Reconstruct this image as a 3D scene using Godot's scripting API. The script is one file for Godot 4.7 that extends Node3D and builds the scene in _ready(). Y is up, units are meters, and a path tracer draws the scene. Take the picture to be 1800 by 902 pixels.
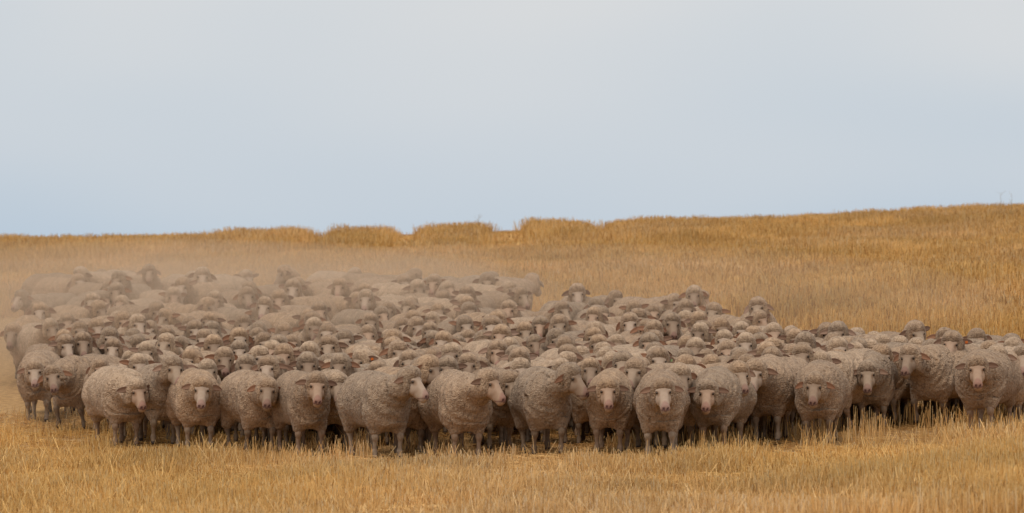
extends Node3D

# ---------------------------------------------------------------- lens and land
const FOCAL := 8100.0        # lens, in pixels of the 1800 px wide photograph
const EYE := 1.96            # camera height above the flat foreground
const EYE_ROW := 451.0
const TILT := 0.03           # the land climbs to one side
const RISE := 0.0407          # slope of the hill
const CREST := 104.0

var rng := RandomNumberGenerator.new()
var n_land := noise(FastNoiseLite.TYPE_SIMPLEX_SMOOTH, 0.22, 5)
var n_fine := noise(FastNoiseLite.TYPE_SIMPLEX_SMOOTH, 1.1, 8)
var n_lump := noise(FastNoiseLite.TYPE_SIMPLEX_SMOOTH, 3.2, 11)
var n_crack := noise(FastNoiseLite.TYPE_SIMPLEX_SMOOTH, 6.5, 14)
var n_lock := noise(FastNoiseLite.TYPE_CELLULAR, 46.0, 17)
var taken := {}

func noise(type: int, freq: float, sd: int) -> FastNoiseLite:
	var n := FastNoiseLite.new()
	n.noise_type = type
	n.frequency = freq
	n.seed = sd
	n.fractal_type = FastNoiseLite.FRACTAL_NONE
	n.cellular_return_type = FastNoiseLite.RETURN_DISTANCE
	n.cellular_jitter = 0.9
	return n

func land(x: float, d: float) -> float:
	var h := 0.0
	if d > 40.0:
		var a := minf(d, 52.0) - 40.0
		h += RISE * a * a / 24.0
	if d > 52.0:
		h += RISE * (minf(d, CREST) - 52.0)
	h += 0.34 * smoothstep(55.0, 67.0, d) - 0.34 * smoothstep(69.0, 102.0, d)
	if d > CREST:
		var b := minf(d, CREST + 14.0) - CREST
		h += RISE * b - 0.0032 * b * b
		if d > CREST + 14.0:
			h -= (0.0064 * 14.0 - RISE) * (minf(d, 170.0) - CREST - 14.0)
	var w := clampf(x, -40.0, 40.0)
	h += TILT * w + (0.0009 * w * w if w > 0.0 else 0.0) * clampf((d - 60.0) / 40.0, 0.0, 1.0)
	return h + 0.03 * n_land.get_noise_2d(x, d)

func row_of(x: float, d: float, up := 0.0) -> float:
	return EYE_ROW - FOCAL * (land(x, d) + up - EYE) / d

func depth_at(px: float, row: float, up := 0.0) -> float:
	var near := 33.0
	var far := 96.0
	for i in 24:
		var mid := (near + far) / 2.0
		if row_of((px - 900.0) * mid / FOCAL, mid, up) > row:
			near = mid
		else:
			far = mid
	return near

# ---------------------------------------------------------------- small helpers
func numbered(called: String) -> String:
	var k: int = taken.get(called, -1) + 1
	taken[called] = k
	return called if k == 0 else "%s_%03d" % [called, k]

func tag(o: Node, label := "", category := "", group := "", kind := "") -> void:
	for pair in [["label", label], ["category", category], ["group", group], ["kind", kind]]:
		if pair[1]:
			o.set_meta(pair[0], pair[1])

func part(called: String, mesh: Mesh, material: Material, parent: Node) -> MeshInstance3D:
	var o := MeshInstance3D.new()
	o.name = called
	o.mesh = mesh
	o.material_override = material
	parent.add_child(o, true)
	return o

func matte(c: Color, rough := 0.9) -> StandardMaterial3D:
	var m := StandardMaterial3D.new()
	m.albedo_color = c.linear_to_srgb()
	m.roughness = rough
	m.metallic_specular = 0.25
	return m

func noise_image(type: int, freq: float, sd: int, ramp: Array, size := 512) -> NoiseTexture2D:
	var t := NoiseTexture2D.new()
	t.width = size
	t.height = size
	t.seamless = true
	t.seamless_blend_skirt = 0.15
	var n := noise(type, freq, sd)
	n.fractal_type = FastNoiseLite.FRACTAL_FBM
	n.fractal_octaves = 3
	t.noise = n
	if ramp:
		var g := Gradient.new()
		g.offsets = PackedFloat32Array(ramp.map(func(r): return r[0]))
		g.colors = PackedColorArray(ramp.map(func(r): return r[1].linear_to_srgb()))
		t.color_ramp = g
	return t

# ---------------------------------------------------------------- the sheep: shapes
# a shape is [kind, a, b, ra, rb, blend]: kind 0 an ellipsoid (a centre, b radii), kind 1 a tapered bone from a to b
func bone(a: Vector3, b: Vector3, ra: float, rb: float, k := 0.05) -> Array:
	return [1, a, b, ra, rb, k]

func blob(c: Vector3, r: Vector3, k := 0.06) -> Array:
	return [0, c, r, 0.0, 0.0, k]

func far_from(s: Array, p: Vector3) -> float:
	if s[0] == 0:
		var r: Vector3 = s[2]
		var q: Vector3 = (p - s[1]) / r
		var k0 := q.length()
		var k1 := (q / r).length()
		return k0 * (k0 - 1.0) / maxf(k1, 1e-5)
	var a: Vector3 = s[1]
	var ab: Vector3 = s[2] - a
	var t := clampf((p - a).dot(ab) / ab.length_squared(), 0.0, 1.0)
	return (p - a - ab * t).length() - lerpf(s[3], s[4], t)

func field(list: Array, p: Vector3) -> float:
	var d := 9.0
	for s in list:
		var e := far_from(s, p)
		var k: float = s[5]
		var h := maxf(k - absf(d - e), 0.0) / k
		d = minf(d, e) - h * h * k * 0.25
	return d

func both_sides(list: Array) -> Array:
	var out := []
	for s in list:
		out.append(s)
		if absf(s[1].x) > 0.001:
			var m: Array = s.duplicate()
			m[1] = Vector3(-s[1].x, s[1].y, s[1].z)
			if s[0] == 1:
				m[2] = Vector3(-s[2].x, s[2].y, s[2].z)
			out.append(m)
	return out

func wool_shapes() -> Array:
	return both_sides([
		blob(Vector3(0, 0.560, -0.09), Vector3(0.250, 0.275, 0.48), 0.05),
		blob(Vector3(0, 0.53, 0.28), Vector3(0.208, 0.258, 0.225), 0.12),
		blob(Vector3(0, 0.57, -0.38), Vector3(0.228, 0.245, 0.19), 0.12),
		bone(Vector3(0, 0.60, 0.34), Vector3(0, 0.765, 0.585), 0.185, 0.108, 0.09),
		blob(Vector3(0, 0.838, 0.635), Vector3(0.101, 0.096, 0.106), 0.04),
		blob(Vector3(0, 0.862, 0.690), Vector3(0.076, 0.056, 0.062), 0.04),
		blob(Vector3(0.070, 0.752, 0.632), Vector3(0.048, 0.100, 0.068), 0.05),
		bone(Vector3(0.125, 0.44, 0.27), Vector3(0.118, 0.285, 0.30), 0.10, 0.052, 0.07),
		bone(Vector3(0.135, 0.50, -0.40), Vector3(0.14, 0.30, -0.43), 0.145, 0.062, 0.09),
		blob(Vector3(0, 0.56, -0.555), Vector3(0.05, 0.09, 0.05), 0.06),
	])

func skin_shapes() -> Array:
	return both_sides([
		bone(Vector3(0, 0.56, -0.38), Vector3(0, 0.56, 0.28), 0.05, 0.05, 0.04),
		bone(Vector3(0, 0.57, 0.28), Vector3(0, 0.79, 0.60), 0.05, 0.06, 0.04),
		blob(Vector3(0, 0.805, 0.655), Vector3(0.077, 0.082, 0.09), 0.04),
		bone(Vector3(0, 0.785, 0.70), Vector3(0, 0.656, 0.800), 0.055, 0.041, 0.025),
		bone(Vector3(0, 0.725, 0.66), Vector3(0, 0.624, 0.778), 0.055, 0.035, 0.03),
		blob(Vector3(0, 0.636, 0.812), Vector3(0.040, 0.032, 0.026), 0.03),
		blob(Vector3(0, 0.606, 0.789), Vector3(0.031, 0.020, 0.027), 0.02),
		blob(Vector3(0.053, 0.798, 0.712), Vector3(0.024, 0.016, 0.028), 0.015),
		blob(Vector3(0.048, 0.715, 0.695), Vector3(0.024, 0.045, 0.04), 0.03),
		# fore legs
		bone(Vector3(0.09, 0.54, 0.25), Vector3(0.118, 0.38, 0.28), 0.06, 0.062, 0.05),
		bone(Vector3(0.118, 0.40, 0.28), Vector3(0.114, 0.235, 0.31), 0.050, 0.030, 0.03),
		blob(Vector3(0.114, 0.225, 0.316), Vector3(0.032, 0.042, 0.034), 0.02),
		bone(Vector3(0.114, 0.22, 0.31), Vector3(0.112, 0.085, 0.305), 0.023, 0.0185, 0.02),
		blob(Vector3(0.112, 0.078, 0.303), Vector3(0.028, 0.028, 0.030), 0.02),
		bone(Vector3(0.112, 0.07, 0.305), Vector3(0.112, 0.03, 0.325), 0.024, 0.025, 0.015),
		# hind legs
		bone(Vector3(0.09, 0.54, -0.36), Vector3(0.132, 0.40, -0.39), 0.06, 0.06, 0.05),
		bone(Vector3(0.134, 0.40, -0.39), Vector3(0.13, 0.25, -0.45), 0.058, 0.031, 0.04),
		blob(Vector3(0.13, 0.255, -0.462), Vector3(0.030, 0.042, 0.036), 0.02),
		bone(Vector3(0.13, 0.25, -0.45), Vector3(0.128, 0.085, -0.425), 0.026, 0.0195, 0.02),
		blob(Vector3(0.128, 0.078, -0.425), Vector3(0.028, 0.028, 0.030), 0.02),
		bone(Vector3(0.128, 0.07, -0.42), Vector3(0.128, 0.03, -0.40), 0.024, 0.026, 0.015),
	])

# surface nets over the cells near the shapes; returns [points, triangle corners]
func net(list: Array, lo: Vector3, hi: Vector3, cell: float) -> Array:
	const B := 5
	var nb := Vector3i(((hi - lo) / (cell * B)).ceil())
	var n := nb * B + Vector3i.ONE
	var v := PackedFloat32Array()
	v.resize(n.x * n.y * n.z)
	v.fill(1.0)
	var sx := n.y * n.z
	var sy := n.z
	var live := []
	var reach := cell * B * 0.87
	for bx in nb.x:
		for by in nb.y:
			for bz in nb.z:
				var c := lo + (Vector3(bx, by, bz) + Vector3(0.5, 0.5, 0.5)) * cell * B
				var d := field(list, c)
				var base := bx * B * sx + by * B * sy + bz * B
				if absf(d) > reach + 0.02:
					if d < 0.0:
						for i in B + 1:
							for j in B + 1:
								for k in B + 1:
									v[base + i * sx + j * sy + k] = -1.0
					continue
				live.append([bx, by, bz, base])
	for b in live:
		var c := lo + (Vector3(b[0], b[1], b[2]) + Vector3(0.5, 0.5, 0.5)) * cell * B
		var d := field(list, c)
		var few := []
		for s in list:
			if far_from(s, c) < d + 2.0 * reach + s[5]:
				few.append(s)
		var at: int = b[3]
		for i in B + 1:
			for j in B + 1:
				for k in B + 1:
					v[at + i * sx + j * sy + k] = field(few, lo + Vector3(b[0] * B + i, b[1] * B + j, b[2] * B + k) * cell)
	var number := {}
	var points := PackedVector3Array()
	for b in live:
		for i in B:
			for j in B:
				for k in B:
					var at: int = b[3] + i * sx + j * sy + k
					var sum := Vector3.ZERO
					var cuts := 0
					var f0 := v[at]
					var f1 := v[at + sx]
					var f2 := v[at + sy]
					var f3 := v[at + sx + sy]
					var f4 := v[at + 1]
					var f5 := v[at + sx + 1]
					var f6 := v[at + sy + 1]
					var f7 := v[at + sx + sy + 1]
					var inside := int(f0 < 0) + int(f1 < 0) + int(f2 < 0) + int(f3 < 0) + int(f4 < 0) + int(f5 < 0) + int(f6 < 0) + int(f7 < 0)
					if inside == 0 or inside == 8:
						continue
					if (f0 < 0) != (f1 < 0):
						sum += Vector3(f0 / (f0 - f1), 0, 0); cuts += 1
					if (f2 < 0) != (f3 < 0):
						sum += Vector3(f2 / (f2 - f3), 1, 0); cuts += 1
					if (f4 < 0) != (f5 < 0):
						sum += Vector3(f4 / (f4 - f5), 0, 1); cuts += 1
					if (f6 < 0) != (f7 < 0):
						sum += Vector3(f6 / (f6 - f7), 1, 1); cuts += 1
					if (f0 < 0) != (f2 < 0):
						sum += Vector3(0, f0 / (f0 - f2), 0); cuts += 1
					if (f1 < 0) != (f3 < 0):
						sum += Vector3(1, f1 / (f1 - f3), 0); cuts += 1
					if (f4 < 0) != (f6 < 0):
						sum += Vector3(0, f4 / (f4 - f6), 1); cuts += 1
					if (f5 < 0) != (f7 < 0):
						sum += Vector3(1, f5 / (f5 - f7), 1); cuts += 1
					if (f0 < 0) != (f4 < 0):
						sum += Vector3(0, 0, f0 / (f0 - f4)); cuts += 1
					if (f1 < 0) != (f5 < 0):
						sum += Vector3(1, 0, f1 / (f1 - f5)); cuts += 1
					if (f2 < 0) != (f6 < 0):
						sum += Vector3(0, 1, f2 / (f2 - f6)); cuts += 1
					if (f3 < 0) != (f7 < 0):
						sum += Vector3(1, 1, f3 / (f3 - f7)); cuts += 1
					number[at] = points.size()
					points.append(lo + (Vector3(b[0] * B + i, b[1] * B + j, b[2] * B + k) + sum / cuts) * cell)
	var tri := PackedInt32Array()
	for at in number:
		var s: bool = v[at] < 0
		for e in [[sx, sy, 1], [sy, 1, sx], [1, sx, sy]]:
			if s == (v[at + e[0]] < 0):
				continue
			var a: int = number.get(at, -1)
			var b: int = number.get(at - e[1], -1)
			var c: int = number.get(at - e[1] - e[2], -1)
			var d: int = number.get(at - e[2], -1)
			if b < 0 or c < 0 or d < 0:
				continue
			if s:
				tri.append_array([a, c, b, a, d, c])
			else:
				tri.append_array([a, b, c, a, c, d])
	return [points, tri]

func normals_of(p: PackedVector3Array, tri: PackedInt32Array) -> PackedVector3Array:
	var n := PackedVector3Array()
	n.resize(p.size())
	for i in range(0, tri.size(), 3):
		var a := tri[i]
		var b := tri[i + 1]
		var c := tri[i + 2]
		var f := (p[c] - p[a]).cross(p[b] - p[a])
		n[a] += f
		n[b] += f
		n[c] += f
	for i in n.size():
		n[i] = n[i].normalized()
	return n

# ---------------------------------------------------------------- the sheep: pose
const NECK := Vector3(0, 0.60, 0.33)
const POLL := Vector3(0, 0.79, 0.59)
const CAP := Vector3(0, 0.86, 0.65)

# a pose: neck turn and lift, head turn, nod and roll, four leg swings, two knee bends
func pose(neck_turn: float, lift: float, turn: float, nod: float, roll := 0.0, stride := 0.0) -> Dictionary:
	return {"nt": neck_turn, "lift": lift, "turn": turn, "nod": nod, "roll": roll, "swing": [stride, -stride, -stride * 0.8, stride * 0.8], "knee": [maxf(-stride, 0.0) * 1.6, maxf(stride, 0.0) * 1.6]}

func neck_basis(q: Dictionary, w: float) -> Basis:
	return Basis(Vector3.UP, q.nt * w) * Basis(Vector3.RIGHT, -q.lift * w)

func head_basis(q: Dictionary, w: float) -> Basis:
	return Basis(Vector3.UP, q.turn * w) * Basis(Vector3.RIGHT, (q.nod + q.lift) * w) * Basis(Vector3.BACK, q.roll * w)

func head_frame(q: Dictionary) -> Transform3D:
	var a := Transform3D(neck_basis(q, 1.0), Vector3.ZERO)
	var about_neck := Transform3D(Basis(), NECK) * a * Transform3D(Basis(), -NECK)
	var about_poll := Transform3D(Basis(), POLL) * Transform3D(head_basis(q, 1.0), Vector3.ZERO) * Transform3D(Basis(), -POLL)
	return about_neck * about_poll

func posed(p: Vector3, q: Dictionary) -> Vector3:
	if p.z > 0.12 and p.y > 0.36:
		var t := (p - NECK).dot(POLL - NECK) / (POLL - NECK).length_squared()
		if t > -0.45:
			var w := smoothstep(-0.45, 0.75, t)
			var u := smoothstep(0.55, 0.98, t)
			if u > 0.0:
				p = POLL + head_basis(q, u) * (p - POLL)
			p = NECK + neck_basis(q, w) * (p - NECK)
			return p
	if p.y < 0.50 and absf(p.x) > 0.02:
		var front := p.z > 0.0
		var near := smoothstep(0.10, 0.24, p.z) if front else smoothstep(-0.12, -0.27, p.z)
		var w := near * smoothstep(0.50, 0.30, p.y) * smoothstep(0.02, 0.08, absf(p.x))
		if w > 0.0:
			var side := 0 if p.x > 0.0 else 1
			var k: float = q.knee[side]
			if front and k > 0.0:
				var joint := Vector3(p.x, 0.23, 0.31)
				p = joint + Basis(Vector3.RIGHT, k * smoothstep(0.27, 0.19, p.y)) * (p - joint)
			var a: float = q.swing[side if front else side + 2] * w
			var hip := Vector3(p.x, 0.48, 0.27 if front else -0.36)
			p = hip + Basis(Vector3.RIGHT, a) * (p - hip)
	return p

func woolly(p: Vector3, out: Vector3, o: Vector3, split: float) -> Vector3:
	# lumps, locks, folds of the neck and the clefts where a fleece opens, all as shape
	var head := smoothstep(0.74, 0.80, p.y) * smoothstep(0.50, 0.56, p.z)
	var leg := smoothstep(0.36, 0.28, p.y)
	var a := 0.014 * n_lump.get_noise_3dv(p + o) * (1.0 - 0.7 * head) * (1.0 - leg)
	a += 0.0115 * (-n_lock.get_noise_3dv(p * (Vector3(1.3, 1.3, 1.3) if head > 0.5 else Vector3(1.0, 0.62, 1.0)) + o) - 0.5) * (1.0 - 0.4 * leg)
	var t := (p - NECK).dot((POLL - NECK).normalized())
	if head < 0.5 and t > -0.22 and p.z > 0.1 and p.y > 0.34:
		var fold := sin(t * 58.0 + 5.0 * n_lump.get_noise_3dv(p * 0.5 + o)) * clampf(0.5 + 1.6 * n_lump.get_noise_3dv(p * 1.4 - o), 0.0, 1.0)
		a += 0.006 * fold * smoothstep(-0.22, -0.08, t) * (1.0 - smoothstep(0.22, 0.30, t))
	var c := absf(n_crack.get_noise_3dv(p * Vector3(1.0, 0.8, 1.0) + o))
	var open := smoothstep(-0.1, 0.35, n_lump.get_noise_3dv(p * 0.8 - o)) * (0.35 + 0.65 * smoothstep(-0.1, 0.25, p.z)) * (1.0 - head) * (1.0 - leg)
	a -= split * 0.018 * open * (1.0 - smoothstep(0.0, 0.055, c))
	var girth := 0.09 * sin(o.x * 1.9) * (1.0 - head) * smoothstep(0.26, 0.40, p.y)   # fat and lean ones
	var deep := 0.035 * sin(o.x * 0.83 + 1.0) * (1.0 - head) * (1.0 - leg) * smoothstep(0.55, 0.30, p.y)
	return p + out * a + Vector3(p.x * girth, -deep, 0)

func skin_tint(p: Vector3) -> Color:
	var face := Color(0.43, 0.325, 0.248)
	var pink := Color(0.30, 0.18, 0.145)
	var shank := Color(0.36, 0.27, 0.20)
	var g := 0.5 + 0.5 * n_crack.get_noise_3dv(p * 4.0)
	if p.z > 0.5 and p.y > 0.5:
		var c := face.lerp(Color(0.36, 0.26, 0.19), g * 0.8)
		var nose := smoothstep(0.802, 0.824, p.z) * smoothstep(0.612, 0.629, p.y)
		c = c.lerp(pink, nose * 0.9)
		# dark nostrils and the line of the mouth
		if p.z > 0.80 and absf(absf(p.x) - 0.019 - 0.25 * (p.y - 0.639)) < 0.010 and absf(p.y - 0.640) < 0.017:
			c = Color(0.10, 0.05, 0.045)
		if absf(p.y - 0.618 - absf(p.x) * 0.25) < 0.007 and p.z > 0.74:
			c = c.lerp(Color(0.16, 0.09, 0.075), 0.8)
		# tear stains in front of the eyes
		var tear := 1.0 - smoothstep(0.012, 0.03, (Vector3(absf(p.x), p.y, p.z) - Vector3(0.055, 0.765, 0.745)).length())
		return c.lerp(Color(0.24, 0.14, 0.08), 0.55 * tear)
	if p.y < 0.045:
		return Color(0.09, 0.07, 0.055)
	return shank.lerp(Color(0.20, 0.145, 0.10), g * 0.9)

var wool_fine: Array
var wool_plain: Array
var skin_fine: Array
var skin_plain: Array

func make_mesh(net_: Array, rest: PackedVector3Array, q: Dictionary, wool: bool, o: Vector3, split: float) -> ArrayMesh:
	var src: PackedVector3Array = net_[0]
	var tri: PackedInt32Array = net_[1]
	var p := PackedVector3Array()
	p.resize(src.size())
	var col := PackedColorArray()
	if not wool:
		col.resize(src.size())
	for i in src.size():
		var s := src[i]
		if wool:
			s = woolly(s, rest[i], o, split)
		else:
			col[i] = skin_tint(s)
			if s.z > 0.6:               # eye sockets and nostrils
				var sock := 1.0 - smoothstep(0.008, 0.026, (Vector3(absf(s.x), s.y, s.z) - Vector3(0.066, 0.781, 0.724)).length())
				s.x -= 0.007 * sock * signf(s.x)
				var hole := 1.0 - smoothstep(0.004, 0.012, (Vector3(absf(s.x), s.y, s.z) - Vector3(0.020, 0.640, 0.836)).length())
				s.z -= 0.012 * hole
		p[i] = posed(s, q)
	var arrays := []
	arrays.resize(Mesh.ARRAY_MAX)
	arrays[Mesh.ARRAY_VERTEX] = p
	arrays[Mesh.ARRAY_NORMAL] = normals_of(p, tri)
	arrays[Mesh.ARRAY_INDEX] = tri
	if not wool:
		arrays[Mesh.ARRAY_COLOR] = col
	var m := ArrayMesh.new()
	m.add_surface_from_arrays(Mesh.PRIMITIVE_TRIANGLES, arrays)
	return m

func ear_mesh() -> ArrayMesh:
	# a cupped leaf with a front and a back a few millimetres apart, growing along +x
	var st := SurfaceTool.new()
	st.begin(Mesh.PRIMITIVE_TRIANGLES)
	var nu := 9
	var nv := 6
	for side in 2:
		for i in nu + 1:
			for j in nv + 1:
				var u := float(i) / nu
				var v := float(j) / nv * 2.0 - 1.0
				var w := 0.034 * pow(sin(PI * clampf(0.10 + 0.90 * u, 0.0, 1.0)), 0.6) * (1.0 - 0.25 * u)
				var thick := 0.0035 * (1.0 - v * v) * (1.0 - u * 0.7)
				var cup := 0.016 * (v * v) * (1.0 - 0.6 * u)
				var pt := Vector3(0.134 * u, w * v - 0.020 * u * u, cup - 0.008 * u * u + (thick if side == 0 else -thick))
				st.set_color(Color(0.37, 0.24, 0.175) if side == 0 else Color(0.45, 0.35, 0.265))
				st.add_vertex(pt)
		var base := side * (nu + 1) * (nv + 1)
		for i in nu:
			for j in nv:
				var a := base + i * (nv + 1) + j
				var b := a + nv + 1
				for k in ([a, a + 1, b + 1, a, b + 1, b] if side == 0 else [a, b + 1, a + 1, a, b, b + 1]):
					st.add_index(k)
	st.generate_normals()
	return st.commit()

var M := {}
var ear: ArrayMesh
var ear_other: ArrayMesh
var eye: SphereMesh
var tag_mesh: BoxMesh

func mirrored(m: ArrayMesh) -> ArrayMesh:
	var a := m.surface_get_arrays(0)
	var p: PackedVector3Array = a[Mesh.ARRAY_VERTEX]
	var n: PackedVector3Array = a[Mesh.ARRAY_NORMAL]
	var t: PackedInt32Array = a[Mesh.ARRAY_INDEX]
	for i in p.size():
		p[i].x = -p[i].x
		n[i].x = -n[i].x
	for i in range(0, t.size(), 3):
		var k := t[i + 1]
		t[i + 1] = t[i + 2]
		t[i + 2] = k
	a[Mesh.ARRAY_VERTEX] = p
	a[Mesh.ARRAY_NORMAL] = n
	a[Mesh.ARRAY_INDEX] = t
	var out := ArrayMesh.new()
	out.add_surface_from_arrays(Mesh.PRIMITIVE_TRIANGLES, a)
	return out

func make_sheep(q: Dictionary, fine: bool, sd: int, split := 1.0, droop := 0.1) -> Node3D:
	var o := Node3D.new()
	var shift := Vector3(sd * 3.7, sd * 1.3, sd * 2.1)
	var w := wool_fine if fine else wool_plain
	var s := skin_fine if fine else skin_plain
	part("body", make_mesh(s, s[2], q, false, shift, 0.0), M.skins[(sd * 3) % 4], o)
	part("fleece", make_mesh(w, w[2], q, true, shift, split), M.wool[sd % M.wool.size()], o)
	var h := head_frame(q)
	for side in [1, -1]:
		var e := part("ear", ear if side > 0 else ear_other, M.ears[(sd * 5 + 1) % 4], o)
		e.transform = h * Transform3D(Basis(Vector3.BACK, -droop * side) * Basis(Vector3.UP, 0.35 * side), Vector3(0.086 * side, 0.818, 0.655))
		var b := part("eye", eye, M.eye, o)
		b.transform = h * Transform3D(Basis().scaled(Vector3(0.8, 1, 1)), Vector3(0.0635 * side, 0.782, 0.722))
	return o

func place(o: Node3D, x: float, d: float, turn: float, size: float) -> void:
	o.name = numbered("sheep")
	add_child(o, true)
	o.position = Vector3(x, land(x, d) - 0.005, -d)
	o.rotation.y = turn
	o.scale = Vector3.ONE * size

# ---------------------------------------------------------------- stubble
func stem(st: SurfaceTool, at: Vector3, tip: Vector3, r: float, c: Color) -> void:
	var axis := (tip - at).normalized()
	var u := axis.cross(Vector3(0.3, 0.1, 0.9)).normalized()
	var w := axis.cross(u)
	for k in 3:
		var a0 := TAU * k / 3.0
		var a1 := TAU * (k + 1) / 3.0
		var d0 := u * cos(a0) + w * sin(a0)
		var d1 := u * cos(a1) + w * sin(a1)
		for pr in [[at + d0 * r, d0], [tip + d0 * r * 0.7, d0], [tip + d1 * r * 0.7, d1], [at + d0 * r, d0], [tip + d1 * r * 0.7, d1], [at + d1 * r, d1]]:
			st.set_color(c)
			st.set_normal(pr[1])
			st.add_vertex(pr[0])

func straw(g: RandomNumberGenerator) -> Color:
	var c := Color(0.66, 0.385, 0.135).lerp(Color(0.76, 0.52, 0.235), g.randf())
	if g.randf() < 0.25:
		c = c.lerp(Color(0.34, 0.17, 0.055), g.randf())
	if g.randf() < 0.08:
		c = c.lerp(Color(0.72, 0.56, 0.33), 0.8)
	return c

func tuft(sd: int, stems: int, spread: Vector2, tall: float, lean: float, r: float, lying := 0.0) -> ArrayMesh:
	var g := RandomNumberGenerator.new()
	g.seed = sd
	var st := SurfaceTool.new()
	st.begin(Mesh.PRIMITIVE_TRIANGLES)
	for i in stems:
		var at := Vector3(g.randfn(0, 0.5) * spread.x, -0.02, g.randfn(0, 0.5) * spread.y)
		var h := tall * g.randf_range(0.55, 1.1)
		var to := Vector3(g.randfn(0, lean), 1.0, g.randfn(0, lean)).normalized() * h
		if g.randf() < lying:
			var a := g.randf() * TAU
			at.y = g.randf_range(0.005, 0.05)
			to = Vector3(cos(a), g.randf_range(-0.05, 0.25), sin(a)) * tall * g.randf_range(0.6, 1.3)
		stem(st, at, at + to, r * g.randf_range(0.7, 1.3), straw(g))
	return st.commit()

func scatter(called: String, mesh: Mesh, spots: Array, label: String) -> void:
	var mm := MultiMesh.new()
	mm.transform_format = MultiMesh.TRANSFORM_3D
	mm.use_colors = true
	mm.mesh = mesh
	mm.instance_count = spots.size()
	for i in spots.size():
		mm.set_instance_transform(i, spots[i][0])
		mm.set_instance_color(i, spots[i][1])
	var o := MultiMeshInstance3D.new()
	o.name = numbered(called)
	o.multimesh = mm
	o.material_override = M.straw
	tag(o, label, "stubble", "", "stuff")
	add_child(o, true)

func spot(x: float, d: float, size: float, tall: float, tint: Color) -> Array:
	var b := Basis(Vector3.UP, rng.randf() * TAU).scaled(Vector3(size, tall, size))
	return [Transform3D(b, Vector3(x, land(x, d), -d)), tint]

func tint_at(x: float, d: float) -> Color:
	var g := n_fine.get_noise_2d(x * 0.55, d * 0.3) * 0.5 + n_land.get_noise_2d(x * 1.3 + 40.0, d * 0.6) * 0.5
	var k := 0.98 + 0.22 * g + rng.randf_range(-0.14, 0.14)
	var grey := clampf(0.25 + n_land.get_noise_2d(x * 0.8 - 90.0, d * 0.5) * 0.8, 0.0, 1.0)
	return Color(k, k * lerpf(0.96, 1.0, grey), k * lerpf(0.85, 1.1, grey))

# ---------------------------------------------------------------- the place
func _ready() -> void:
	rng.seed = 20
	var cam := Camera3D.new()
	cam.name = "camera"
	add_child(cam)
	cam.position = Vector3(0, EYE, 0)
	cam.near = 0.5
	cam.far = 900.0
	var lens := CameraAttributesPhysical.new()
	lens.frustum_focal_length = 24.0 / (2.0 * EYE_ROW / FOCAL)
	lens.exposure_aperture = lens.frustum_focal_length / 36.0
	lens.frustum_focus_distance = 46.0
	cam.attributes = lens
	cam.fov = rad_to_deg(2.0 * atan(EYE_ROW / FOCAL))
	cam.current = true
	sky()
	var sun := DirectionalLight3D.new()
	sun.name = "sun"
	sun.light_energy = 0.5
	sun.light_color = Color(1.0, 0.95, 0.88)
	sun.light_angular_distance = 35.0
	sun.shadow_enabled = true
	sun.rotation_degrees = Vector3(-62, -28, 0)
	sun.sky_mode = DirectionalLight3D.SKY_MODE_LIGHT_ONLY
	add_child(sun)
	materials()
	ground()
	var t0 := Time.get_ticks_msec()
	wool_fine = net(wool_shapes(), Vector3(-0.45, 0.10, -0.80), Vector3(0.45, 1.02, 0.85), 0.0118)
	wool_plain = net(wool_shapes(), Vector3(-0.45, 0.10, -0.80), Vector3(0.45, 1.02, 0.85), 0.020)
	skin_fine = net(skin_shapes(), Vector3(-0.30, -0.03, -0.60), Vector3(0.30, 0.98, 0.88), 0.0105)
	skin_plain = net(skin_shapes(), Vector3(-0.30, -0.03, -0.60), Vector3(0.30, 0.98, 0.88), 0.0165)
	for w in [wool_fine, wool_plain, skin_fine, skin_plain]:
		w.append(normals_of(w[0], w[1]))
	print("nets ", Time.get_ticks_msec() - t0, " ", wool_fine[1].size() / 3, " ", wool_plain[1].size() / 3, " ", skin_fine[1].size() / 3, " ", skin_plain[1].size() / 3)
	ear = ear_mesh()
	ear_other = mirrored(ear)
	eye = SphereMesh.new()
	eye.radius = 0.0125
	eye.height = 0.025
	eye.radial_segments = 12
	eye.rings = 8
	tag_mesh = BoxMesh.new()
	tag_mesh.size = Vector3(0.028, 0.024, 0.004)
	flock()
	print("flock ", Time.get_ticks_msec() - t0)
	stubble()
	weeds()
	print("all ", Time.get_ticks_msec() - t0)
	dust()

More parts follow.
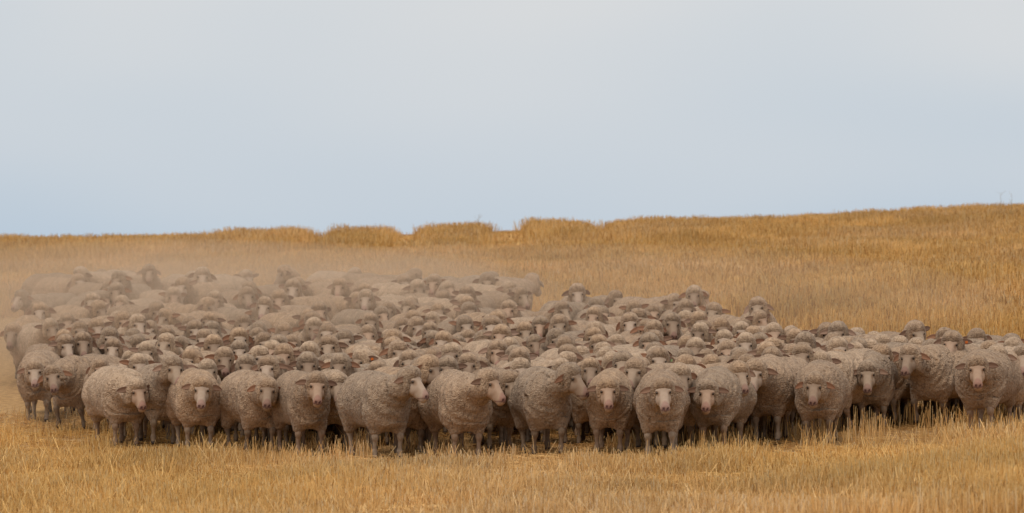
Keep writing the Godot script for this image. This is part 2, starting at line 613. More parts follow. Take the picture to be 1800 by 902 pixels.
func sky() -> void:
	var w := 1536
	var h := 768
	var bytes := PackedFloat32Array()
	bytes.resize(w * h * 3)
	var n := noise(FastNoiseLite.TYPE_SIMPLEX_SMOOTH, 5.0, 465)
	var at := 0
	for j in h:
		var up := PI * (0.5 - (j + 0.5) / h)
		var e := maxf(rad_to_deg(up), 0.0)
		var t := 1.0 - exp(-e / 1.7)
		var low := Vector3(0.475, 0.575, 0.68).lerp(Vector3(0.69, 0.705, 0.715), t) * (1.0 + 0.8 * smoothstep(4.0, 80.0, e))
		for i in w:
			var c := low
			if up > -0.02:
				var az := TAU * ((i + 0.5) / w - 0.5)
				var dir := Vector3(sin(az) * cos(up), sin(up) * 4.0, -cos(az) * cos(up))
				var g := n.get_noise_3dv(dir) * 0.7 + n.get_noise_3dv(dir * 2.3 + Vector3(9, 2, 4)) * 0.3
				c = low * Vector3(1.0 + 0.13 * g, 1.0 + 0.07 * g, 1.0 + 0.02 * g)
			bytes[at] = c.x
			bytes[at + 1] = c.y
			bytes[at + 2] = c.z
			at += 3
	var im := Image.create_from_data(w, h, false, Image.FORMAT_RGBF, bytes.to_byte_array())
	var m := PanoramaSkyMaterial.new()
	m.panorama = ImageTexture.create_from_image(im)
	var s := Sky.new()
	s.sky_material = m
	var e := Environment.new()
	e.background_mode = Environment.BG_SKY
	e.sky = s
	e.tonemap_mode = Environment.TONE_MAPPER_LINEAR
	e.tonemap_exposure = 1.0
	e.sdfgi_enabled = true
	e.ssao_enabled = true
	e.ssil_enabled = true
	e.volumetric_fog_enabled = true
	e.volumetric_fog_density = 0.0
	var world := WorldEnvironment.new()
	world.name = "world"
	world.environment = e
	add_child(world)

func materials() -> void:
	M.tags = {"orange": matte(Color(0.62, 0.15, 0.03), 0.5), "green": matte(Color(0.42, 0.58, 0.28), 0.5)}
	M.skins = []
	M.ears = []
	for c in [Color(1, 1, 1), Color(0.84, 0.82, 0.78), Color(0.95, 0.86, 0.80), Color(0.70, 0.66, 0.62)]:
		var f := matte(c, 0.75)
		f.vertex_color_use_as_albedo = true
		M.skins.append(f)
	for c in [Color(1, 1, 1), Color(0.78, 0.72, 0.68), Color(0.85, 0.68, 0.57), Color(0.6, 0.55, 0.52)]:
		var f := matte(c, 0.85)
		f.vertex_color_use_as_albedo = true
		f.backlight_enabled = true
		f.backlight = Color(0.3, 0.15, 0.1)
		M.ears.append(f)
	M.eye = matte(Color(0.035, 0.02, 0.012), 0.15)
	M.eye.metallic_specular = 0.5
	M.straw = matte(Color(1, 1, 1), 0.65)
	M.straw.vertex_color_use_as_albedo = true
	M.straw.metallic_specular = 0.12
	var curl := noise_image(FastNoiseLite.TYPE_CELLULAR, 0.11, 31, [])
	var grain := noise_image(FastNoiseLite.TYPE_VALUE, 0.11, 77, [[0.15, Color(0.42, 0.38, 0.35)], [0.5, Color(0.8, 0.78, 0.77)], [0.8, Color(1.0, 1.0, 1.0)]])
	M.wool = []
	for k in 5:
		var base: Color = [Color(0.475, 0.33, 0.22), Color(0.41, 0.283, 0.187), Color(0.55, 0.395, 0.27), Color(0.405, 0.293, 0.203), Color(0.50, 0.338, 0.216)][k]
		var m := matte(Color(1, 1, 1), 1.0)
		m.metallic_specular = 0.1
		m.albedo_texture = noise_image(FastNoiseLite.TYPE_SIMPLEX, 0.012, 40 + k, [[0.0, base * 0.72], [0.5, base], [1.0, base * 1.22]])
		m.uv1_triplanar = true
		m.uv1_scale = Vector3(1.7, 1.15, 1.7)
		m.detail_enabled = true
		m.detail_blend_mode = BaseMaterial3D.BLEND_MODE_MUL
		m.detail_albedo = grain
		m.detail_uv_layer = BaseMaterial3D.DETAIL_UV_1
		m.heightmap_enabled = true
		m.heightmap_texture = curl
		m.heightmap_scale = 2.0
		m.rim_enabled = true
		m.rim = 0.25
		m.rim_tint = 0.7
		M.wool.append(m)
	M.soil = matte(Color(1, 1, 1), 1.0)
	M.soil.metallic_specular = 0.1
	M.soil.albedo_texture = noise_image(FastNoiseLite.TYPE_SIMPLEX, 0.02, 60, [[0.0, Color(0.20, 0.115, 0.05)], [0.5, Color(0.36, 0.215, 0.095)], [1.0, Color(0.47, 0.30, 0.145)]], 1024)
	M.soil.uv1_triplanar = true
	M.soil.uv1_world_triplanar = true
	M.soil.uv1_scale = Vector3(0.35, 0.35, 0.35)

func ground() -> void:
	var xs := []
	var ds := []
	var x := -150.0
	while x <= 150.0:
		xs.append(x)
		x += 0.5 if absf(x) < 14.0 else 4.0
	var d := -12.0
	while d <= 260.0:
		ds.append(d)
		d += 0.4 if d > 28.0 and d < 122.0 else 4.0
	var st := SurfaceTool.new()
	st.begin(Mesh.PRIMITIVE_TRIANGLES)
	for a in ds:
		for b in xs:
			st.add_vertex(Vector3(b, land(b, a) + 0.012 * n_fine.get_noise_2d(b * 2.0, a * 2.0), -a))
	var w := xs.size()
	for i in ds.size() - 1:
		for j in w - 1:
			var k := i * w + j
			for c in [k, k + w, k + 1, k + 1, k + w, k + w + 1]:
				st.add_index(c)
	st.generate_normals()
	var o := part("ground", st.commit(), M.soil, self)
	tag(o, "dusty straw-littered ground rising to a hillside", "ground", "", "structure")

# ---------------------------------------------------------------- the flock
# front ranks: head at (x, row), feet on row, heading of the body and of the face (degrees, towards the climbing side of the hill positive), what is said of it, size
const FRONT := [
	[60, 643, 747, -2, 6, "narrow-chested dusty sheep at the flock's open edge, muzzle raised", "edge ewe", 0.98],
	[92, 654, 760, -36, 0, "pale dusty sheep standing clear of the flock with its flank showing", "pale dusty ewe", 1.0],
	[240, 676, 787, 18, 24, "broad sheep in the first rank with drooping pale ears and head lowered", "drooping-eared sheep", 1.0],
	[303, 636, 786, 12, 26, "tall dark-fleeced sheep peering over the round back of its neighbour", "peering dark sheep", 1.02],
	[355, 671, 795, 11, 4, "round sheep with rusty ears held level and a small pink nose", "rusty-eared sheep", 1.0],
	[470, 673, 798, 20, 6, "stout sheep with a narrow white face and one orange-tinged ear", "white-faced sheep", 1.0],
	[557, 664, 801, 17, 8, "sheep with a muddy chest and a dark tuft above its fore leg", "muddy-chested sheep", 1.0],
	[592, 664, 792, 4, 8, "sheep squeezed between two others, showing only its long face", "squeezed sheep", 0.98],
	[721, 656, 809, 20, 54, "large sheep turned side-on, showing a long flank and bare cheek", "side-on sheep", 1.03],
	[754, 636, 801, 20, 56, "dark-chested sheep with raised head and a prominent eye, chin up", "chin-up sheep", 1.03],
	[858, 660, 808, 14, 52, "big round sheep with small folded ear, its muzzle in profile", "folded-ear sheep", 1.02],
	[896, 662, 795, 10, 20, "sheep with a long smooth face tucked against its neighbour's muzzle", "tucked-in sheep", 0.98],
	[915, 640, 783, 0, 14, "sheep with pink nose and mop of wool peeping between two others", "mop-headed sheep", 0.98],
	[1001, 650, 803, 9, 56, "sheep with a dark cleft down its fleece, gazing sideways", "cleft-fleeced sheep", 1.03],
	[1068, 674, 801, -6, 2, "sheep with wide low ears and a fringe hiding its brow", "fringed sheep", 0.98],
	[1118, 640, 792, -18, -20, "sheep showing only a smooth shoulder behind the fringed one", "smooth-shouldered sheep", 1.0],
	[1164, 674, 808, -3, 6, "sheep with one long pale fore leg stepping out, chin tucked", "stepping sheep", 1.0],
	[1195, 650, 794, -12, 16, "pale-cheeked sheep half hidden behind the stepping one", "pale-cheeked sheep", 1.0],
	[1244, 683, 796, -13, -8, "squat sheep with short white ear tips and a shaggy ruff", "shaggy-ruffed sheep", 0.97],
	[1298, 646, 788, 8, 20, "dark-chinned sheep wedged behind the shaggy-ruffed one", "dark-chinned sheep", 0.98],
	[1329, 642, 781, -20, -16, "alert sheep with upright neck and dark ear linings", "alert sheep", 1.04],
	[1432, 666, 785, -7, -10, "sheep with a heavy woollen cap covering both its eyes", "capped sheep", 0.98],
	[1442, 628, 764, -36, -4, "sheep looking over the capped one, its long flank behind", "long-flanked sheep", 1.0],
	[1526, 651, 757, -12, -10, "sheep with a long brown face and a single dark ear", "brown-faced sheep", 0.98],
	[1549, 616, 752, -32, 4, "sheep with ears spread wide and a bright white face", "wide-eared sheep", 1.0],
	[1600, 616, 753, -40, -26, "woolly-cheeked sheep looking askance, dark ruff beneath its chin", "woolly-cheeked sheep", 1.02],
	[1717, 634, 768, -17, -4, "sheep striding alone on the open side with foreleg lifted", "striding sheep", 1.02],
	[1752, 618, 757, -30, -6, "sheep half hidden behind the striding one, low-headed", "low-headed sheep", 1.0],
	[1800, 616, 752, -26, -14, "sheep cut by the frame at the far end of the front rank", "end sheep", 1.0],
	[22, 588, 672, -24, -12, "hazy sheep at the dusty outer edge, head hung low", "hazy outer sheep", 1.0],
]

# heads and backs seen further in: [first column of the list below] head at (x, row), heading, face, head held (0 low, 1 level, 2 raised)
const RANKS := [
	[45, 546, 8, -5, 1], [69, 545, 5, 5, 1], [62, 572, 20, 15, 0], [92, 604, 22, 12, 1], [118, 590, 5, 10, 1], [144, 598, 2, 0, 1], [135, 533, 0, 4, 1], [127, 560, -25, -6, 1], [214, 608, 2, 0, 1],
	[183, 494, -10, -20, 2], [223, 512, 30, -4, 1], [185, 558, -10, 0, 1], [206, 560, 20, 25, 0], [193, 572, 10, 0, 0], [168, 576, 5, 5, 0], [260, 475, 4, 0, 2], [358, 482, -30, 10, 1], [392, 524, -6, 0, 2],
	[449, 538, -30, 2, 1], [292, 588, 30, 2, 1], [332, 590, -20, -18, 1], [322, 620, 5, 10, 1], [380, 576, -8, 5, 1], [401, 590, 6, 0, 1], [409, 609, 0, -5, 1], [392, 622, 4, 0, 1], [429, 620, 8, 12, 1], [258, 628, 0, 0, 0], [232, 636, 10, 20, 1],
	[276, 634, 12, 0, 0], [310, 637, -8, 5, 0], [345, 640, 6, -10, 0], [306, 562, 0, 0, 0], [348, 572, -12, 0, 0], [272, 546, 35, 20, 0], [364, 602, 3, 4, 1], [433, 566, -15, 0, 0],
	[510, 476, -60, -70, 2], [537, 506, 5, 0, 1], [514, 522, -35, -10, 0], [598, 502, 15, 0, 1], [631, 514, 0, 0, 1], [549, 546, 6, 10, 1], [522, 564, -4, 0, 1], [578, 570, 0, 0, 1], [649, 580, 40, 0, 1], [633, 592, -6, 4, 0], [506, 580, 0, 12, 0],
	[458, 598, -5, 0, 0], [488, 600, 14, 0, 1], [526, 598, 5, 0, 0], [556, 603, 4, 0, 1], [592, 607, -20, 0, 0], [663, 604, -28, -30, 1], [480, 614, 0, 0, 1], [504, 626, 4, 4, 1], [528, 617, 6, 8, 2], [572, 632, 0, 0, 1], [622, 626, -30, -40, 1], [600, 637, 6, 0, 0],
	[669, 617, 0, 8, 1], [464, 636, -4, -8, 1], [768, 498, -20, 5, 1], [871, 506, 30, 30, 0], [780, 512, 40, 50, 0], [816, 514, -12, 0, 1], [846, 534, 5, 5, 1], [707, 542, 0, 0, 0], [704, 562, 10, 0, 0], [724, 570, -10, 4, 1], [744, 578, 8, 0, 1], [720, 590, 30, 15, 2],
	[766, 562, 0, 0, 0], [792, 568, 12, 10, 0], [836, 564, -40, 5, 0], [869, 558, 4, 10, 1], [885, 570, 0, 0, 1], [871, 585, -6, 0, 1], [784, 594, 20, 5, 1], [808, 593, -10, 0, 1], [796, 606, 25, 0, 0], [840, 590, 8, 0, 0], [853, 598, -4, 6, 0], [742, 603, 35, 10, 0],
	[736, 614, 2, 0, 0], [762, 616, 6, 0, 0], [816, 612, 0, -8, 1], [861, 611, 10, 0, 1], [879, 621, -4, 8, 1], [774, 624, 16, 0, 0], [734, 626, -8, 0, 0], [704, 630, 5, 0, 1], [846, 624, 0, 0, 0], [820, 634, 4, 0, 1], [788, 637, -12, 0, 0], [756, 640, 6, 0, 1], [794, 546, 8, 0, 0], [813, 548, -18, 0, 0],
	[893, 542, -4, 0, 1], [970, 538, 62, 30, 1], [1040, 514, 0, 2, 1], [1085, 524, 8, 20, 0], [1068, 538, 0, 0, 0], [1032, 550, -25, 0, 1], [1066, 553, 6, 0, 0], [1080, 565, 10, 0, 1], [1109, 557, -4, 5, 1], [1109, 575, 0, 0, 1], [956, 564, -30, 0, 1], [977, 566, 2, 0, 1], [1008, 568, 4, 0, 1],
	[1038, 579, -8, 0, 0], [1026, 588, 12, 15, 1], [1060, 597, 0, 0, 1], [974, 594, -24, 0, 0], [910, 580, 3, 0, 1], [948, 603, 0, 20, 0], [986, 603, 14, 0, 0], [912, 606, 25, 0, 0], [938, 620, 0, -4, 1], [972, 630, 20, 30, 0], [1004, 620, -15, -48, 1], [954, 643, 4, 10, 1],
	[1036, 634, 16, 20, 0], [1062, 624, -6, 0, 0], [1084, 630, 5, 0, 0], [1056, 646, 0, 0, 0], [1022, 640, -6, 0, 1], [1105, 628, -4, -14, 1], [1090, 613, -20, -10, 0], [1107, 602, 4, 0, 0], [892, 622, 6, 0, 1],
	[1195, 518, -4, 0, 2], [1230, 526, 30, 45, 1], [1212, 538, 4, 0, 1], [1230, 546, 20, 0, 0], [1306, 536, 0, 6, 1], [1178, 560, -6, 0, 0], [1208, 561, 0, 6, 1], [1232, 560, 20, 40, 1], [1162, 538, 5, 0, 0], [1136, 549, 0, 0, 0], [1146, 558, -8, 0, 0], [1126, 539, 10, 0, 0], [1134, 577, 15, 20, 1],
	[1258, 578, 3, 0, 1], [1286, 573, -10, 0, 0], [1317, 576, -4, 10, 1], [1244, 593, 0, 0, 1], [1298, 589, 6, -8, 1], [1315, 598, -12, 0, 1], [1150, 598, 0, -18, 1], [1214, 603, 8, 0, 0], [1204, 612, 0, 0, 1], [1242, 614, 4, 0, 0], [1240, 628, -4, 10, 0], [1206, 626, 0, 0, 0], [1270, 627, -8, -14, 1],
	[1302, 624, 4, 20, 1], [1328, 610, -5, 0, 1], [1284, 636, 6, 10, 0], [1212, 638, 10, 0, 0], [1146, 630, 0, 4, 1], [1126, 622, -6, 0, 1], [1184, 624, 8, 0, 0], [1286, 613, 0, 0, 0], [1350, 581, 5, 0, 0], [1363, 586, -10, 0, 0], [1380, 591, 4, 8, 1], [1350, 596, 0, 0, 1], [1412, 597, -22, -6, 1],
	[1448, 580, -14, 0, 1], [1470, 582, 20, 6, 1], [1451, 597, 10, 0, 0], [1504, 593, -30, 0, 0], [1523, 602, -10, 0, 0], [1541, 606, -4, 6, 1], [1506, 613, 5, 0, 0], [1334, 614, 0, 0, 1], [1362, 618, -32, 0, 0], [1388, 627, -6, 4, 1], [1428, 616, 4, 4, 1], [1460, 618, 25, 30, 1], [1496, 628, 8, -12, 1], [1350, 638, -16, 0, 0], [1406, 616, -10, 0, 0],
	[1606, 575, 58, 6, 2], [1654, 592, -18, -14, 1], [1692, 592, -22, 4, 1], [1747, 605, 20, 0, 0], [1596, 604, -30, 0, 0], [1692, 618, -12, -24, 1], [1668, 612, -34, 0, 0], [1630, 610, 20, 0, 0], [1566, 604, -25, 0, 0], [1578, 592, 15, 0, 0], [1790, 606, -30, -10, 0], [1724, 612, -25, 0, 0],
]

# broad backs in the dust with their heads hidden: (x, row of the back), heading
const TAGGED := {622626: "orange", 1146630: "green", 1126622: "green", 322620: "orange", 1302624: "orange", 1692618: "orange"}
const BACKS := [
	[78, 484, 118], [112, 490, 31], [56, 520, -35], [162, 500, 30], [205, 478, -32], [300, 486, 20], [328, 502, -19], [395, 486, 30], [258, 514, 24], [254, 530, -20], [306, 540, 35], 
	[395, 548, 29], [350, 548, -29], [420, 514, 17], [467, 506, -20], [584, 480, 33], [552, 498, -25], [655, 484, 100], [676, 490, 38], [708, 502, 33], [738, 520, 31], [640, 548, 30], [690, 528, 29], 
	[790, 492, 110], [828, 489, 16], [866, 490, 148], [826, 550, 24], [850, 518, 29], [760, 534, -26], [1022, 534, 152], [1140, 524, 32], [1290, 558, 33], [1190, 577, 30], [1270, 604, 26], [1420, 588, 29], [1740, 610, 28], [1690, 603, 30], [1644, 616, 24], [230, 600, 29], [1478, 602, 27],
	[180, 520, 25], [150, 540, 33], [480, 556, 30], [560, 524, 29], [700, 520, -29], [790, 526, 30],
]

func flock() -> void:
	var all := []                       # {x, d, turn, q or variant, size, label, ...}
	for f in FRONT:
		var d := depth_at(f[0], f[2]) + 0.3 * cos(deg_to_rad(f[3]))
		var body := deg_to_rad(f[3])
		var face := deg_to_rad(f[4])
		var size: float = f[7]
		var rel := wrapf(face - body, -PI, PI)
		var x := 0.0
		var lift := 0.0
		var q := {}
		var k := all.size()
		var r2 := RandomNumberGenerator.new()
		r2.seed = 77 + k
		var stride := r2.randf_range(-0.42, 0.42)
		var nod := r2.randf_range(-0.06, 0.12)
		for it in 5:                    # hold the head where the photograph has it
			q = pose(rel * 0.45, lift, rel * 0.55, nod, r2.randf_range(-0.04, 0.04), stride)
			var head := Basis(Vector3.UP, body) * (head_frame(q) * CAP) * size
			x = (f[0] - 900.0) * (d - head.z) / FOCAL - head.x
			var want: float = EYE + (EYE_ROW - f[1]) * (d - head.z) / FOCAL - land(x, d)
			lift = clampf(lift + (want - head.y) / 0.36, -0.62, 0.55)
		all.append({"x": x, "d": d, "turn": body, "q": q, "size": size, "label": f[5], "short": f[6], "fixed": true, "sd": k, "stride": stride})
	# a few poses shared by the sheep further in
	var kinds := []
	for held in 3:
		for t in 10:
			var rel := (t - 4.5) * 0.145
			var r3 := RandomNumberGenerator.new()
			r3.seed = 300 + held * 10 + t
			var lift: float = [-0.12, 0.08, 0.40][held] + r3.randf_range(-0.12, 0.12)
			kinds.append({"held": held, "rel": rel, "q": pose(rel * 0.5, lift, rel * 0.5, r3.randf_range(-0.12, 0.12), r3.randf_range(-0.06, 0.06), r3.randf_range(-0.2, 0.2))})
	var more := []
	while more.size() < 42:             # the rest of the packed middle, set in the widest gaps
		var best := []
		var widest := 0.0
		for t in 60:
			var c := [rng.randf_range(200.0, 1560.0), rng.randf_range(540.0, 648.0)]
			if c[1] < 560.0 + 40.0 * smoothstep(1250.0, 1400.0, c[0]) + 30.0 * smoothstep(880.0, 900.0, c[0]):
				continue
			var gap := 9.0
			for f in RANKS + BACKS + more + FRONT:
				gap = minf(gap, Vector2((f[0] - c[0]) / 30.0, (f[1] - c[1]) / 15.0).length())
			if gap > widest:
				widest = gap
				best = c
		more.append([best[0], best[1], rng.randf_range(-22, 22), rng.randf_range(-14, 14), rng.randi() % 2])
	for f in RANKS + BACKS + more:
		var back := (f as Array).size() == 3
		var body := deg_to_rad(f[2])
		var rel := wrapf(deg_to_rad(f[2] if back else f[3]) - body, -1.2, 1.2)
		var held: int = 0 if back else f[4]
		var best := held * 10 + clampi(roundi(rel / 0.145 + 4.5 + rng.randf_range(-2.2, 2.2)), 0, 9)
		var q: Dictionary = kinds[best].q
		var size := rng.randf_range(0.89, 1.0)
		var head := Basis(Vector3.UP, body) * (head_frame(q) * CAP) * size
		if back:
			head = Vector3(0, 0.80 * size, 0)
		# depth along which this head would stand on this row
		var d := 50.0
		for it in 12:
			d = clampf(depth_at(f[0] - head.x * FOCAL / d, f[1], head.y) + head.z, 40.0, 90.0)
		var x: float = (f[0] - 900.0) * (d - head.z) / FOCAL - head.x
		all.append({"x": x, "spot": x, "tagged": TAGGED.get(f[0] * 1000 + f[1] if not back else 0, ""), "d": d, "turn": body, "kind": best, "size": size, "home": d, "fixed": false, "back": back, "held": held, "rel": rel})
	# ease sheep that would stand in one another apart
	for it in 40:
		for i in all.size():
			for j in range(i + 1, all.size()):
				var a: Dictionary = all[i]
				var b: Dictionary = all[j]
				if absf(a.x - b.x) > 1.6 or absf(a.d - b.d) > 1.9:
					continue
				if a.fixed and b.fixed:
					continue
				for u in [-0.34, 0.0, 0.30, 0.66]:
					for v in [-0.34, 0.0, 0.30, 0.66]:
						var gap := (0.10 if u > 0.5 else 0.19) + (0.10 if v > 0.5 else 0.19)
						var dx: float = (b.x + sin(b.turn) * v) - (a.x + sin(a.turn) * u)
						var dd: float = (b.d - cos(b.turn) * v) - (a.d - cos(a.turn) * u)
						var l := sqrt(dx * dx + dd * dd)
						if l < gap:
							var push := (gap - l) * 0.12 / maxf(l, 0.02)
							if not a.fixed:
								a.x -= dx * push * 0.6 * (2.0 if b.fixed else 1.0)
								a.d -= dd * push * (2.0 if b.fixed else 1.0)
							if not b.fixed:
								b.x += dx * push * 0.6 * (2.0 if a.fixed else 1.0)
								b.d += dd * push * (2.0 if a.fixed else 1.0)
	for s in all:                       # the outer side of the flock
		if not s.fixed:
			s.d = clampf(s.d, s.home - 0.5, s.home + 0.9)
			s.x = clampf(s.x, s.spot - 0.18, s.spot + 0.18)
			s.x = maxf(s.x, (lerpf(40.0, 105.0, clampf((s.d - 53.0) / 12.0, 0.0, 1.0)) - 900.0) * s.d / FOCAL)
	for s in all:
		if s.fixed:
			continue
		for f in all:
			if f.fixed and absf(f.x - s.x) < 0.34 and f.d < 50.5:
				s.d = maxf(s.d, f.d + 0.55)
	# who stands behind whom, for the labels
	var front := all.filter(func(s): return s.fixed)
	var behind := {}
	for s in all:
		if s.fixed:
			continue
		var near := 0
		for k in front.size():
			if k != 29 and absf(front[k].x / front[k].d - s.x / s.d) < absf(front[near].x / front[near].d - s.x / s.d):
				near = k
		behind.get_or_add(near, []).append(s)
	for k in behind:
		behind[k].sort_custom(func(a, b): return a.d < b.d)
		for i in behind[k].size():
			var s: Dictionary = behind[k][i]
			var look := "broad-backed sheep" if s.back else "%s sheep" % (["low-headed woolly", "level-headed woolly", "head-up woolly"][s.held])
			s.label = "%s, %s %s the %s" % [look, ["first", "second", "third", "fourth", "fifth", "sixth", "seventh", "eighth", "ninth", "tenth", "eleventh", "twelfth", "thirteenth", "fourteenth", "fifteenth", "sixteenth", "seventeenth", "eighteenth", "nineteenth", "twentieth", "twenty-first", "twenty-second", "twenty-third", "twenty-fourth", "twenty-fifth", "twenty-sixth", "twenty-seventh", "twenty-eighth", "twenty-ninth", "thirtieth"][mini(i, 29)], "back in line behind", front[k].short]
	var shared := []
	for k in kinds.size():
		shared.append(make_sheep(kinds[k].q, false, k, 0.6, [0.15, 0.32, 0.0][k % 3]))
	var used := {}
	var tags := []
	for s in all:
		var o: Node3D
		if s.fixed:
			o = make_sheep(s.q, true, s.sd, 1.6 if s.sd == 13 else 1.0, [0.12, 0.28, 0.0, 0.2][s.sd % 4])
		else:
			o = shared[s.kind] if not used.has(s.kind) else shared[s.kind].duplicate()
			used[s.kind] = true
			o.get_node("fleece").material_override = M.wool[rng.randi() % 5]
			o.get_node("body").material_override = M.skins[rng.randi() % 4]
			var lining: Material = M.ears[rng.randi() % 4]
			for c in o.get_children():
				if String(c.name).begins_with("ear"):
					c.material_override = lining
					c.transform = c.transform * Transform3D(Basis(Vector3.BACK, rng.randf_range(-0.3, 0.3)) * Basis(Vector3.UP, rng.randf_range(-0.3, 0.3)), Vector3.ZERO)
		if s.fixed and s.sd == 5:
			ear_tag(o, "orange")
		if not s.fixed and s.tagged:
			tags.append([o, s.tagged])
		place(o, s.x, s.d, s.turn, s.size)
		tag(o, s.label, "sheep", "flock of merino sheep")
	for t in tags:
		ear_tag(t[0], t[1])
	for k in kinds.size():
		if not used.has(k):
			shared[k].free()
	spots_of = all
	print("sheep ", all.size())

func ear_tag(o: Node3D, color: String) -> void:
	var e := o.get_node("ear") as Node3D
	var t := part("ear_tag", tag_mesh, M.tags[color], e)
	t.position = Vector3(0.062, -0.012, 0.010)
	t.rotation = Vector3(0.1, 0.15, 0.1)
	t.set_meta("label", color + " plastic ear tag")

var spots_of := []

func stubble() -> void:
	var tall := []
	for k in 5:
		tall.append(tuft(500 + k, 34, Vector2(0.16, 0.16), 0.19, [0.14, 0.18, 0.24, 0.30, 0.2][k], 0.0034))
	var lying := []
	for k in 3:
		lying.append(tuft(520 + k, 22, Vector2(0.22, 0.22), 0.14, 0.5, 0.003, 0.8))
	var hill := []
	for k in 5:
		hill.append(tuft(540 + k, 30, Vector2(0.22, 0.22), 0.24, 0.20, 0.0055))
	# trodden ground under the flock
	var trodden := {}
	for s in spots_of:
		for a in range(-2, 3):
			for b in range(-2, 5):
				trodden[Vector2i(roundi(s.x * 2.0) + a, roundi(s.d * 2.0) + b)] = true
	var lots := []
	for k in 5:
		lots.append([])
	var flat := [[], [], []]
	var wisps := []
	# drilled rows, 0.22 m apart, run slantwise over the field
	var run := Vector2(0.32, 0.95).normalized()
	var across := Vector2(run.y, -run.x)
	for i in range(-74, 75):
		var s := 28.0
		while s < 58.0:
			var p := across * (i * 0.20 - 13.4) + run * s
			s += 0.10
			var x := p.x + rng.randf_range(-0.06, 0.06)
			var d := p.y + rng.randf_range(-0.06, 0.06)
			if d < 31.0 or d > 53.0 or absf(x) > d * 0.111 + 4.0:
				continue
			var g := n_land.get_noise_2d(x * 1.6 + 7.0, d * 0.9)
			var t := trodden.has(Vector2i(roundi(x * 2.0), roundi(d * 2.0)))
			if t and rng.randf() < 0.93:
				if rng.randf() < 0.25:
					flat[rng.randi() % 3].append(spot(x, d, 1.0, 0.7, tint_at(x, d) * Color(0.8, 0.75, 0.7)))
				continue
			if pow((x + 1.15) / 0.55, 2) + pow((d - 43.2) / 1.5, 2) < 1.0 or pow((x - 1.2) / 0.6, 2) + pow((d - 43.0) / 1.6, 2) < 1.0:
				g = -0.5
			if g < -0.28 and rng.randf() < 0.8:
				flat[rng.randi() % 3].append(spot(x, d, 1.2, 1.0, tint_at(x, d)))
				continue
			var h := clampf((1.0 + 0.55 * g + rng.randf_range(-0.25, 0.25)) * (0.85 + 0.3 * smoothstep(1.0, 3.0, x)), 0.4, 1.6)
			lots[rng.randi() % 5].append(spot(x, d, rng.randf_range(0.8, 1.2), h, tint_at(x, d)))
			if rng.randf() < 0.10 + 0.10 * smoothstep(0.5, 3.0, x):
				wisps.append(spot(x, d, rng.randf_range(0.8, 1.4), rng.randf_range(0.6, 1.05), tint_at(x, d) * Color(1.05, 1.06, 1.1)))
			if rng.randf() < 0.2:
				flat[rng.randi() % 3].append(spot(x, d, 1.1, 1.0, tint_at(x, d)))
	scatter("dry_grass", tuft(560, 7, Vector2(0.10, 0.10), 0.36, 0.34, 0.0022), wisps, "wispy dry grass standing above the stubble in front of the flock")
	for k in 5:
		scatter("stubble", tall[k], lots[k], "cut golden straw stubble standing in front of the flock")
	var slope := []
	for k in 5:
		slope.append([])
	for i in range(-102, 103):
		var s := 44.0
		while s < 128.0:
			var p := across * (i * 0.30 - 27.0) + run * s
			s += 0.16 + 0.001 * s
			var x := p.x + rng.randf_range(-0.10, 0.10)
			var d := p.y + rng.randf_range(-0.10, 0.10)
			if d < 53.0 or d > 116.0 or absf(x) > d * 0.111 + 4.5:
				continue
			if trodden.has(Vector2i(roundi(x * 2.0), roundi(d * 2.0))):
				continue
			var px := 900.0 + x * FOCAL / d
			var g := n_land.get_noise_2d(x * 1.1 + 7.0, d * 0.5) + 0.6 * n_fine.get_noise_2d(x * 0.9, d * 0.4)
			var h := clampf(1.0 + 0.4 * g + rng.randf_range(-0.25, 0.25), 0.35, 1.5)
			# strips left standing between the wheel tracks that run over the crest
			if d > 93.0 and x < 3.8 and strip(x + rng.randfn(0.0, 0.15)) < 0.5:
				h *= 0.28
			elif d > 95.0 and x < 3.8:
				h = maxf(h, 0.85) * 1.15
			if g < -0.55 and rng.randf() < 0.6:
				h *= 0.4
			slope[rng.randi() % 5].append(spot(x, d, rng.randf_range(0.8, 1.3), h, tint_at(x, d) * Color(0.95, 0.93, 0.92)))
	for k in 5:
		scatter("hill_stubble", hill[k], slope[k], "golden stubble covering the hillside behind the flock")
	for k in 3:
		scatter("straw_litter", lying[k], flat[k], "loose straw lying flat on the trodden ground")
	print("tufts ", lots[0].size() * 5, " ", slope[0].size() * 5, " ", flat[0].size() * 3)

func strip(x: float) -> float:
	# standing strips at the crest, where the photograph shows them against the sky (metres across the hill)
	for s in [[-12.5, -7.0], [-6.7, -5.0], [-4.15, -2.9], [-2.0, -0.75], [0.5, 1.75], [2.45, 3.65]]:
		if x > s[0] and x < s[1]:
			return 1.0
	return 0.0

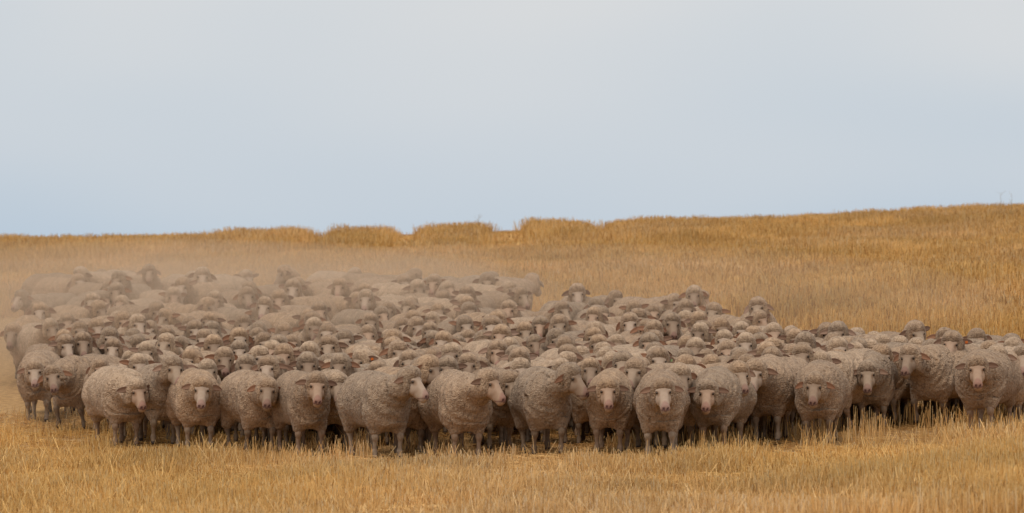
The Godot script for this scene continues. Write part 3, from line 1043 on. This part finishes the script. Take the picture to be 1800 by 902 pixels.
func weeds() -> void:
	var g := RandomNumberGenerator.new()
	g.seed = 9
	var k := 0
	for w in [[1757.0, 0.42, "taller dry weed stalk standing on the crest against the sky"], [1780.0, 0.36, "shorter bent weed stalk on the crest beside the taller one"], [842.0, 0.34, "single dry stalk sticking up beside the standing strip on the crest"]]:
		var d := 104.0
		var x: float = (w[0] - 900.0) * d / FOCAL
		var st := SurfaceTool.new()
		st.begin(Mesh.PRIMITIVE_TRIANGLES)
		var top := Vector3(g.randf_range(-0.05, 0.05), w[1] + 0.22, 0.0)
		stem(st, Vector3.ZERO, top, 0.0035, Color(0.33, 0.25, 0.15))
		for b in 7:
			var a := top * g.randf_range(0.45, 0.95)
			stem(st, a, a + Vector3(g.randf_range(-0.11, 0.11), g.randf_range(0.04, 0.12), g.randf_range(-0.08, 0.08)), 0.0025, Color(0.36, 0.28, 0.17))
		var o := part(numbered("weed_stalk"), st.commit(), M.straw, self)
		o.position = Vector3(x, land(x, d), -d)
		tag(o, w[2], "weed", "weeds on the crest")
		k += 1

func dust() -> void:
	var m := FogMaterial.new()
	m.albedo = Color(0.95, 0.82, 0.70)
	m.density = 0.026
	var thin := FogMaterial.new()
	thin.albedo = Color(0.95, 0.82, 0.70)
	thin.density = 0.024
	var puff := FogMaterial.new()
	puff.albedo = Color(0.95, 0.82, 0.70)
	puff.density = 0.07
	var banks := [[-4.6, 0.40, 62.0, Vector3(11.0, 1.9, 19.0), m], [-1.0, 0.45, 60.0, Vector3(15.0, 1.9, 17.0), thin], [-6.5, -0.15, 72.0, Vector3(14.0, 2.0, 28.0), thin], [-5.0, 0.30, 51.5, Vector3(2.6, 1.2, 4.0), m]]
	var g := RandomNumberGenerator.new()
	g.seed = 12
	for k in 16:                        # puffs from the hooves
		var d := g.randf_range(54.0, 68.0)
		banks.append([d * g.randf_range(-0.112, 0.0), g.randf_range(0.2, 0.7), d, Vector3(g.randf_range(1.2, 3.0), g.randf_range(0.6, 1.2), g.randf_range(1.5, 4.0)), puff])
	for f in banks:
		var o := FogVolume.new()
		o.name = numbered("dust_haze")
		o.shape = RenderingServer.FOG_VOLUME_SHAPE_ELLIPSOID
		o.size = f[3]
		o.material = f[4]
		o.position = Vector3(f[0], land(f[0], f[2]) + f[1], -f[2])
		o.rotation.x = -atan(RISE)
		o.rotation.z = atan(TILT)
		tag(o, "veil of pale dust kicked up over the flock", "dust", "", "stuff")
		add_child(o, true)
